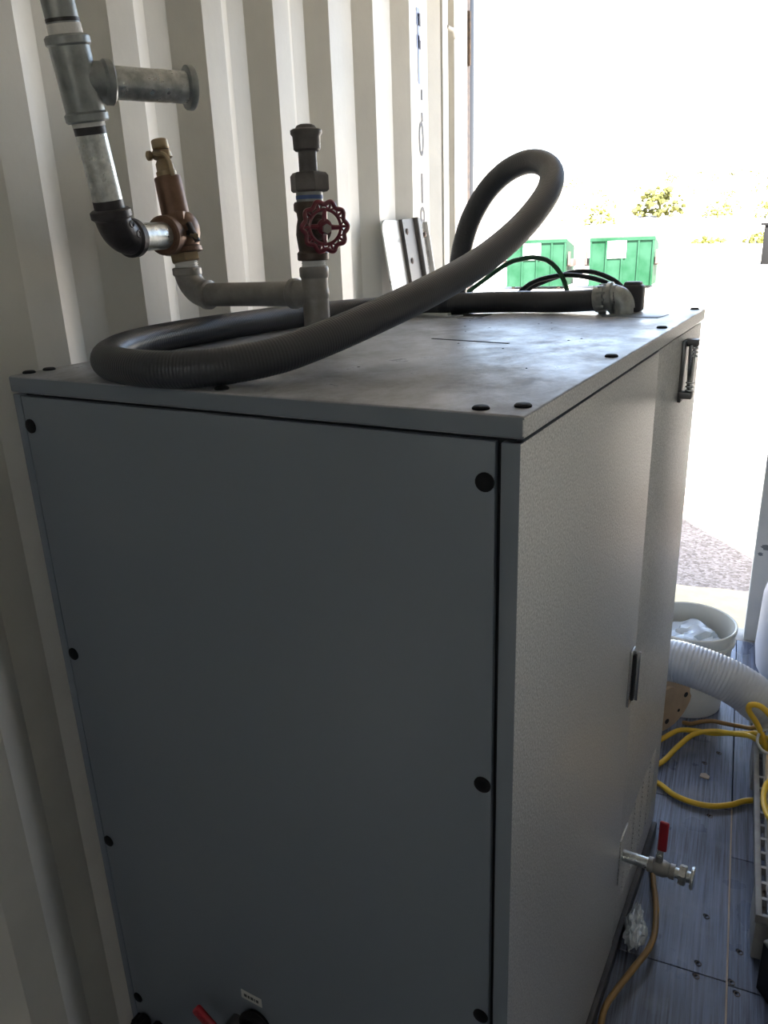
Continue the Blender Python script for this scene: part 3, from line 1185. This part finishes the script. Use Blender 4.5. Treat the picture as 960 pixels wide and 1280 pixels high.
# dark grey lock-nut block behind the connector
single('conduit_fitting', MB().box((-.166, 1.068, .0), (-.118, 1.110, .058), .008, seg=3).box((-.160, 1.074, .045), (-.124, 1.104, .064), .004),
       M['rail'], 'dark grey square fitting behind the conduit connector at the lid corner', 'fitting', (-.14, 1.09, 0), CAB)
# silver plate under the loop
mb = MB()
mb.box((-.585, .895, .0), (-.475, .925, .004), .001)
mb.box((-.585, .895, .0), (-.50, .915, .009), .002)
single('metal_plate', mb, M['plate'], 'thin silver plate lying on the lid under the conduit', 'plate', (-.53, .91, 0), CAB)

# cables behind the hose
cb = MB()
cb.tube(even(catmull([(-.435, 1.10, .006), (-.412, 1.10, .036), (-.377, 1.10, .062), (-.33, 1.10, .075), (-.283, 1.10, .078), (-.227, 1.10, .069), (-.191, 1.10, .054), (-.174, 1.09, .03), (-.172, 1.085, .006)], .01), .008), .0055, 10)
single('black_cable', cb, M['blackcable'], 'black cable arching low behind the conduit, the nearer of two', 'cable', (-.3, 1.1, 0), CAB)
cb = MB()
cb.tube(even(catmull([(-.425, 1.135, .006), (-.404, 1.135, .040), (-.355, 1.135, .064), (-.289, 1.135, .083), (-.243, 1.135, .082), (-.196, 1.135, .064), (-.170, 1.135, .04), (-.160, 1.135, .006)], .01), .008), .0055, 10)
single('black_cable', cb, M['blackcable'], 'black cable arching highest behind the conduit, the farther of two', 'cable', (-.3, 1.135, 0), CAB)
cb = MB()
cb.tube(even(catmull([(-.600, 1.092, .006), (-.570, 1.092, .020), (-.50, 1.092, .066), (-.435, 1.088, .106), (-.398, 1.085, .116), (-.373, 1.085, .119), (-.34, 1.085, .113), (-.317, 1.085, .097), (-.299, 1.085, .072), (-.287, 1.080, .046), (-.28, 1.080, .006)], .01), .008), .0055, 10)
single('green_cable', cb, M['greencable'], 'dark green cable curving over behind the conduit', 'cable', (-.37, 1.085, 0), CAB)

# ================================================================== BRACKET LEANING AT THE WALL
br = Thing('steel_channel', 'white steel channel with a black strip leaning on the corrugated wall', 'channel', (.30, 1.62, 0))
BT = 1.668
def brp(u, v, z):
    """u along the wall, v out from it; the foot stands out, the head rests on the wall"""
    return V((.012 + (BT - z) * .155 + v, BRY + u, z))
BRY = 1.551
mb = MB()
WB = .36
ol = [(0, 0), (WB, 0), (WB, BT - .004)]
for i in range(7):
    a = PI / 2 * i / 6
    ol.append((.035 - .035 * math.sin(a), BT - .035 + .035 * math.cos(a)))
mb.prism([brp(u, 0, z) for u, z in ol], (.005, 0, 0))
mb.prism([brp(WB - .004, 0, 0), brp(WB, 0, 0), brp(WB, 0, BT - .004), brp(WB - .004, 0, BT - .004)], (.02, 0, 0))
br.part('plate', mb, M['bracketwhite'])
mb = MB()
mb.prism([brp(.140, .005, 0), brp(.305, .005, 0), brp(.305, .005, BT + .008), brp(.140, .005, BT + .002)], (.012, 0, 0))
mb.tube([brp(.25, .018, 0), brp(.25, .018, BT + .008)], .012, 12)
br.part('black_strip', mb, M['strap'])
for u, z in ((.165, BT - .035), (.17, BT - .125), (.325, BT - .045)):
    mb = MB()
    mb.lathe(brp(u, .012, z), (1, 0, 0), [(0, .010), (.007, .010), (.009, .006)], 6)
    br.part('bolt', mb, M['rust'])

# ================================================================== FLOOR THINGS
# bucket
BX, BY = .992, 1.905
bk = Thing('bucket', 'white plastic bucket holding crumpled clear film, by the open doorway', 'bucket', (BX, BY, 0))
mb = MB()
mb.lathe((BX, BY, 0), (0, 0, 1), [(0, .120), (.004, .126), (.255, .143), (.258, .150), (.268, .150), (.270, .144), (.300, .146), (.303, .152), (.316, .152), (.319, .149), (.316, .144), (.06, .128), (.05, .02)], 48)
bk.part('tub', mb, M['bucket'])
# crumpled film inside, a thing of its own
def crumple(c, rx, ry, rz, seed, freq=16, amp=.45, sub=4):
    b = bmesh.new()
    bmesh.ops.create_icosphere(b, subdivisions=sub, radius=1)
    for q in b.verts:
        nn = q.co.copy()
        d = 1 + amp * noise.noise(nn * freq * .2 + V((seed, 0, 0))) + amp * .6 * abs(noise.noise(nn * freq * .45 + V((0, seed, 0)))) - .1
        q.co = V((nn.x * rx * d, nn.y * ry * d, nn.z * rz * d)) + V(c)
    m_ = MB()
    m_.bm(b)
    return m_
mb = crumple((BX, BY - .01, .235), .112, .112, .052, 3.1, freq=9, amp=.5)
single('plastic_film', mb, M['film'], 'crumpled clear plastic film stuffed in the white bucket', 'plastic film', (BX, BY, .15), smooth=25)
mb = crumple((.960, .775, .034), .024, .055, .036, 8.3, freq=9, amp=.5)
zmin = min(v.z for v in mb.v)
for v in mb.v:
    v.z -= zmin
single('plastic_bag', mb, M['film'], 'crumpled clear plastic bag on the floor against the cabinet side', 'plastic bag', (.952, .768, 0), smooth=25)

# tan disc leaning by the bucket
rc = V((.945, 1.685, .128))
ax = V((.80, -.60, 0)).normalized()
re_ = Thing('reel_flange', 'tan plastic reel disc with round holes standing in front of the white bucket', 'reel', (rc.x, rc.y, 0))
mb = MB()
mb.lathe(rc, ax, [(-.006, .118), (-.004, .1275), (.004, .1275), (.006, .122), (.003, .115), (.003, .045), (.010, .042), (.010, .02)], 44)
fl_ = re_.part('disc', mb, M['tan'])
sd = ax.cross(V((0, 0, 1))).normalized()
for i in range(10):
    a = 2 * PI * i / 10 + .2
    t = (sd * math.cos(a) + V((0, 0, 1)) * math.sin(a))
    p = rc + t * .096
    mb = MB()
    w_ = .010 if i % 2 else .006
    mb.lathe(p + ax * .0025, ax, [(0, w_), (.001, w_), (.0011, .001)], 10)
    re_.part('hole', mb, M['core'], fl_)

# big white ribbed hose
path = even(catmull([(.50, 1.62, .070), (.66, 1.58, .22), (.80, 1.56, .315), (.934, 1.565, .336), (1.004, 1.555, .338), (1.097, 1.55, .318), (1.167, 1.55, .288), (1.240, 1.55, .240), (1.34, 1.56, .205), (1.52, 1.58, .200)], .01), .0026)
mb = MB()
mb.tube(path, lambda i, m: .0655 + .0011 * math.cos(2 * PI * i / 4), 28)
single('ribbed_hose', mb, M['whitehose'], 'thick white ribbed hose crossing in front of the bucket', 'hose', (1.0, 1.6, 0), smooth=50)

# rounded pale tank beyond the hose
mb = MB()
prf = [(0, .03), (.006, .10), (.03, .150), (.08, .180), (.16, .190), (.36, .185), (.45, .165), (.52, .125), (.55, .08), (.56, .045), (.58, .045), (.585, .02)]
mb.lathe((1.405, 2.12, 0.0), (0, 0, 1), prf, 40)
tk = Thing('plastic_drum', 'rounded pale blue-white plastic drum in front of the grey door', 'drum', (1.405, 2.12, 0))
tk.part('shell', mb, M['tank'], smooth=70)
mb = MB()
mb.cyl((1.405, 2.12, .575), (1.405, 2.12, .605), .05, 24, .004)
tk.part('cap', mb, M['tank'])

# pallet along the right
PX, PY0, PY1 = 1.211, .83, 1.92
pa = Thing('pallet', 'grey slotted plastic pallet on the floor at the right edge', 'pallet', (PX + .3, 1.5, 0))
mb = MB()
mb.box((PX, PY0, .105), (PX + .014, PY1, .130), .002)
mb.box((PX + .024, PY0, .105), (PX + .075, PY1, .130), .003)
yy = PY0
while yy < PY1:
    mb.box((PX, yy, .108), (PX + .08, yy + .010, .129), .001)
    yy += .052 if (yy < 1.3 or yy > 1.6) else .12
for k in range(1, 7):
    mb.box((PX + .08 * k, PY0, .108), (PX + .08 * k + .062, PY1, .130), .003)
mb.box((PX + .08, PY0, .100), (PX + .56, PY0 + .05, .128), .002)
mb.box((PX + .08, PY1 - .05, .100), (PX + .56, PY1, .128), .002)
pa.part('deck', mb, M['pallet'])
for by in (PY0, 1.46, PY1 - .14):
    for bx in (PX + .002, PX + .24, PX + .46):
        mb = MB()
        mb.box((bx, by, .0), (bx + .10, by + .14, .106), .004)
        pa.part('foot', mb, M['pallet'])
# cardboard box on the pallet
bx = Thing('cardboard_box', 'flat tan cardboard box lying on the grey pallet', 'box', (1.43, 1.2, .130))
mb = MB()
mb.box((1.240, 0.97, .131), (1.60, 1.425, .165), .003)
bx.part('carton', mb, M['card'])
mb = MB()
mb.box((1.40, .969, .14), (1.45, 1.426, .1658), .0005)
bx.part('packing_tape', mb, M['ochre'])

# black box added to stand in for the pallet's shaded front end
tb = Thing('pallet_end_shade', 'black box standing in for the shaded front end of the grey pallet', 'pallet_end_shade', (1.40, .72, 0))
e1, e2 = V((.56, -.83, 0)), V((.83, .56, 0))
cn = V((1.226, .752, 0))
def tp(a, b, z):
    return cn + e1 * a + e2 * b + V((0, 0, z))
mb = MB()
for (a0_, b0_, a1_, b1_) in ((0, 0, .30, .006), (0, .094, .30, .10), (0, 0, .006, .10), (.294, 0, .30, .10)):
    mb.prism([tp(a0_, b0_, 0), tp(a1_, b0_, 0), tp(a1_, b1_, 0), tp(a0_, b1_, 0)], (0, 0, .135))
mb.prism([tp(0, 0, 0), tp(.30, 0, 0), tp(.30, .10, 0), tp(0, .10, 0)], (0, 0, .008))
tb.part('bin', mb, M['pallet_end_shade'])
mb = MB()
mb.tube([tp(.004, .004, .137), tp(.296, .004, .137), tp(.296, .096, .137), tp(.004, .096, .137)], .007, 10, closed=True)
tb.part('rim', mb, M['pallet'], label='grey rim')

# yellow hoses
def cable(name, pts, r, m, label, base=(1.1, 1.6, 0), cat='hose', group=None):
    mb = MB()
    mb.tube(even(catmull(pts, .01), .006), r, 12)
    return single(name, mb, m, label, cat, base, WORLD, group)

cable('yellow_hose', [(.84, 1.48, .012), (.89, 1.52, .014), (.951, 1.585, .035), (.993, 1.647, .035), (1.043, 1.666, .035), (1.097, 1.662, .040), (1.150, 1.630, .075), (1.198, 1.585, .115), (1.218, 1.555, .140), (1.25, 1.540, .139), (1.275, 1.56, .139)],
      .0082, M['yellow'], 'bright yellow hose arching behind the cabinet corner, the upper of two yellow strands')
cable('yellow_hose', [(.84, 1.42, .012), (.90, 1.43, .012), (.956, 1.482, .014), (1.002, 1.566, .034), (1.045, 1.606, .062), (1.100, 1.615, .080), (1.150, 1.590, .100), (1.195, 1.535, .140), (1.220, 1.515, .143), (1.250, 1.505, .139), (1.275, 1.49, .139)],
      .0082, M['yellow'], 'bright yellow hose crossing in front of the other strands towards the pallet')
cable('tan_hose', [(1.005, 1.738, .011), (1.03, 1.722, .022), (1.06, 1.718, .040), (1.096, 1.720, .050), (1.14, 1.700, .062), (1.178, 1.665, .085), (1.203, 1.618, .115), (1.216, 1.59, .139), (1.245, 1.585, .138)],
      .0072, M['ochre'], 'dull tan hose lying behind the bright yellow strands by the bucket')
cable('yellow_hose', [(.86, 1.36, .012), (.92, 1.385, .012), (.96, 1.377, .012), (1.005, 1.341, .012), (1.055, 1.325, .012), (1.112, 1.329, .012), (1.165, 1.357, .012), (1.205, 1.39, .012), (1.29, 1.425, .012)],
      .0085, M['yellow'], 'yellow hose curving across the bare floor planks in front of the pallet')
cable('tan_hose', [(.975, 1.03, .012), (.984, .965, .014), (.993, .910, .026), (1.000, .847, .04), (1.003, .775, .044), (.993, .725, .040), (.968, .668, .034), (.940, .603, .028), (.922, .548, .022), (.925, .48, .012), (.935, .40, .011)],
      .0072, M['ochre'], 'dull tan hose curling beside the cabinet base below the drain valve', base=(1, .8, 0))
cable('yellow_hose', [(1.240, 1.465, .141), (1.236, 1.465, .165), (1.225, 1.46, .200), (1.204, 1.46, .240), (1.182, 1.46, .272), (1.183, 1.455, .295), (1.204, 1.455, .299), (1.230, 1.455, .281), (1.255, 1.46, .24), (1.275, 1.465, .18), (1.285, 1.465, .141)],
      .0085, M['yellow'], 'yellow hose bight standing up on the pallet corner against the white hose', base=(1.25, 1.46, .13))
mb = MB()
mb.torus((1.246, 1.44, .196), (-.25, -.75, .45), .034, .0042, 40, 10)
single('wire_ring', mb, M['wirewhite'], 'pale wire ring round the yellow hoses at the pallet', 'ring', (1.246, 1.44, .16))
mb = MB()
mb.tube([V((1.264 + .036 * math.cos(a), 1.20 + .10 * math.sin(a), .1728)) for a in [2 * PI * i / 48 for i in range(48)]], .0075, 10, closed=True)
single('hose_coil', mb, M['yellow'], 'yellow hose loop lying on the flat cardboard box', 'hose', (1.264, 1.20, .165))

# bits on the floor
mb = MB()
mb.prism([(1.072, 1.470, .0), (1.098, 1.466, .0), (1.100, 1.480, .0), (1.088, 1.492, .0), (1.074, 1.486, .0)], (0, 0, .004))
single('wood_chip', mb, M['chip'], 'small pale wood chip on the planks near the yellow hoses', 'wood chip', (1.085, 1.478, 0))
mb = MB()
mb.prism([V((1.050 + .018 * math.cos(a) * (1 + .2 * math.sin(3 * a)), 1.045 + .022 * math.sin(a), 0)) for a in [2 * PI * i / 18 for i in range(18)]], (0, 0, .0012))
single('oil_spot', mb, M['greyiron'], 'small grey spill spot on the floor beside the drain valve', 'spot', (1.05, 1.045, 0))

# ================================================================== OUTSIDE
def dumpster(x0, x1, y, label, seed):
    z0, h, dep = -.3, 1.66, 1.5
    t = Thing('dumpster', label, 'dumpster', ((x0 + x1) / 2, y + dep / 2, z0))
    mb = MB()
    side = [(0, .10), (0, h), (dep, h * .82), (dep, .10)]
    mb.prism([(x0, y + a, z0 + b) for a, b in side], (x1 - x0, 0, 0))
    for k in range(5):
        xx = x0 + (x1 - x0) * (k + .0) / 4 - (.06 if k == 4 else 0)
        mb.box((xx, y - .05, z0 + .1), (xx + .06, y + .01, z0 + h - .02))
    mb.box((x0 - .02, y - .06, z0 + h - .1), (x1 + .02, y + .02, z0 + h))
    t.part('body', mb, M['dump'])
    mb = MB()
    for a, b in ((0, .49), (.51, 1)):
        xa, xb = x0 + (x1 - x0) * a, x0 + (x1 - x0) * b
        mb.prism([(xa, y - .03, z0 + h), (xa, y + dep, z0 + h * .83), (xa, y + dep, z0 + h * .83 + .05), (xa, y - .03, z0 + h + .05)], (xb - xa, 0, 0))
    t.part('lid', mb, M['dumplid'])
    mb = MB()
    xa = x0 + (x1 - x0) * .28
    mb.box((xa, y - .055, z0 + 1.0), (xa + .62, y - .045, z0 + 1.58))
    t.part('white_sign', mb, M['dumpwhite'])
    for sx in (x0 - .22, x1 + .0):
        mb = MB()
        mb.box((sx, y + .2, z0 + .75), (sx + .22, y + .9, z0 + 1.0), .02)
        mb.box((sx + .05, y + .1, z0 + .8), (sx + .12, y + .2, z0 + 1.25))
        t.part('lift_pocket', mb, M['dumpdark'])
    for sx in (x0 + .15, x1 - .3):
        mb = MB()
        mb.cyl((sx, y + .15, z0 + .055), (sx + .1, y + .15, z0 + .055), .055, 14)
        t.part('wheel', mb, M['dumpdark'])
        mb = MB()
        mb.cyl((sx, y + dep - .15, z0 + .055), (sx + .1, y + dep - .15, z0 + .055), .055, 14)
        t.part('wheel', mb, M['dumpdark'])
    return t


dumpster(-6.75, -4.66, 28, 'green dumpster with a white sign, left one beyond the doorway', 1)
dumpster(-3.85, -1.75, 28, 'green dumpster with a white sign, right one beyond the doorway', 2)


def shrub(x, y, z, r, hgt, m, label, group, seed, name='shrub', cat='shrub', n=60):
    random.seed(seed)
    mb = MB()
    for i in range(n):
        a = random.uniform(0, 2 * PI)
        q = r * math.sqrt(random.random())
        px, py = x + q * math.cos(a), y + q * math.sin(a) * .6
        top = hgt * (1 - .6 * (q / r) ** 2)
        pz = z + random.uniform(.05, 1) * top
        s = r * random.uniform(.05, .14)
        b = bmesh.new()
        bmesh.ops.create_icosphere(b, subdivisions=1, radius=s)
        for v in b.verts:
            v.co = v.co * random.uniform(.6, 1.4)
            v.co.z *= .8
            v.co += V((px, py, pz))
        mb.bm(b)
    mb.tube([(x, y, z - .3), (x + r * .05, y, z + hgt * .5)], [r * .08, r * .04], 8)
    return single(name, mb, m, label, cat, (x, y, z), WORLD, group, smooth=0)


def hill_z(yy):
    return -.3 + max(0, .125 * (yy - 48))

# pixel rows were turned into bearings beforehand: x at range y
random.seed(77)
SHR = []
while len(SHR) < 42:
    yy = 68 + 44 * random.random() ** 1.3
    x = random.uniform(-15.5, 3.4) * yy / 80
    r = random.uniform(.5, 1.0)
    if all((x - q[0]) ** 2 + (yy - q[1]) ** 2 > 4.5 for q in SHR) and (x + 5.7) ** 2 + (yy - 70) ** 2 > 14:
        SHR.append((x, yy, r, r * random.uniform(1.0, 1.5)))
for i, (x, yy, r, h) in enumerate(SHR):
    shrub(x, yy, hill_z(yy), r, h, M['bushpale'] if i % 3 else M['bush'], 'small yellow-green shrub dotted on the bright hillside', 'shrubs on the hillside', 20 + i, n=26)
shrub(-5.7, 70, hill_z(70), 2.0, 2.4, M['bushpale'], 'broad pale bush on the hillside above the gap between dumpsters', None, 60, n=130)
shrub(-9.6, 66, hill_z(66), 1.3, 1.5, M['bush'], 'rounded yellow-green bush above the right end of the left dumpster', None, 61, n=60)
shrub(-1.2, 68, hill_z(68), 1.1, 1.4, M['bush'], 'dense yellow bush just right of the right dumpster, on the slope', None, 62, n=60)
shrub(2.3, 66, hill_z(66), 1.0, 1.6, M['bush'], 'tall yellow bush on the slope at the far right edge', None, 63, n=60)
shrub(-1.05, 54.7, hill_z(54.7), 1.15, .5, M['bush'], 'low bright yellow grass strip on the sandy ground right of the dumpsters', None, 64, 'grass_clump', 'grass', 80)
shrub(1.75, 54.2, hill_z(54.2), .9, .7, M['bush'], 'small bright yellow grass tuft at the right edge of the sandy ground', None, 65, 'grass_clump', 'grass', 130)
kb = Thing('kiosk', 'dark grey post-like kiosk far off at the right edge', 'kiosk', (2.15, 45, -.3))
mb = MB()
mb.box((1.80, 44.8, -.3), (2.5, 45.4, 1.55), .02)
kb.part('body', mb, M['hutgrey'])
mb = MB()
mb.box((1.62, 44.7, 1.55), (2.7, 45.5, 1.68), .02)
kb.part('roof', mb, M['hutgrey'])

bpy.context.view_layer.update()
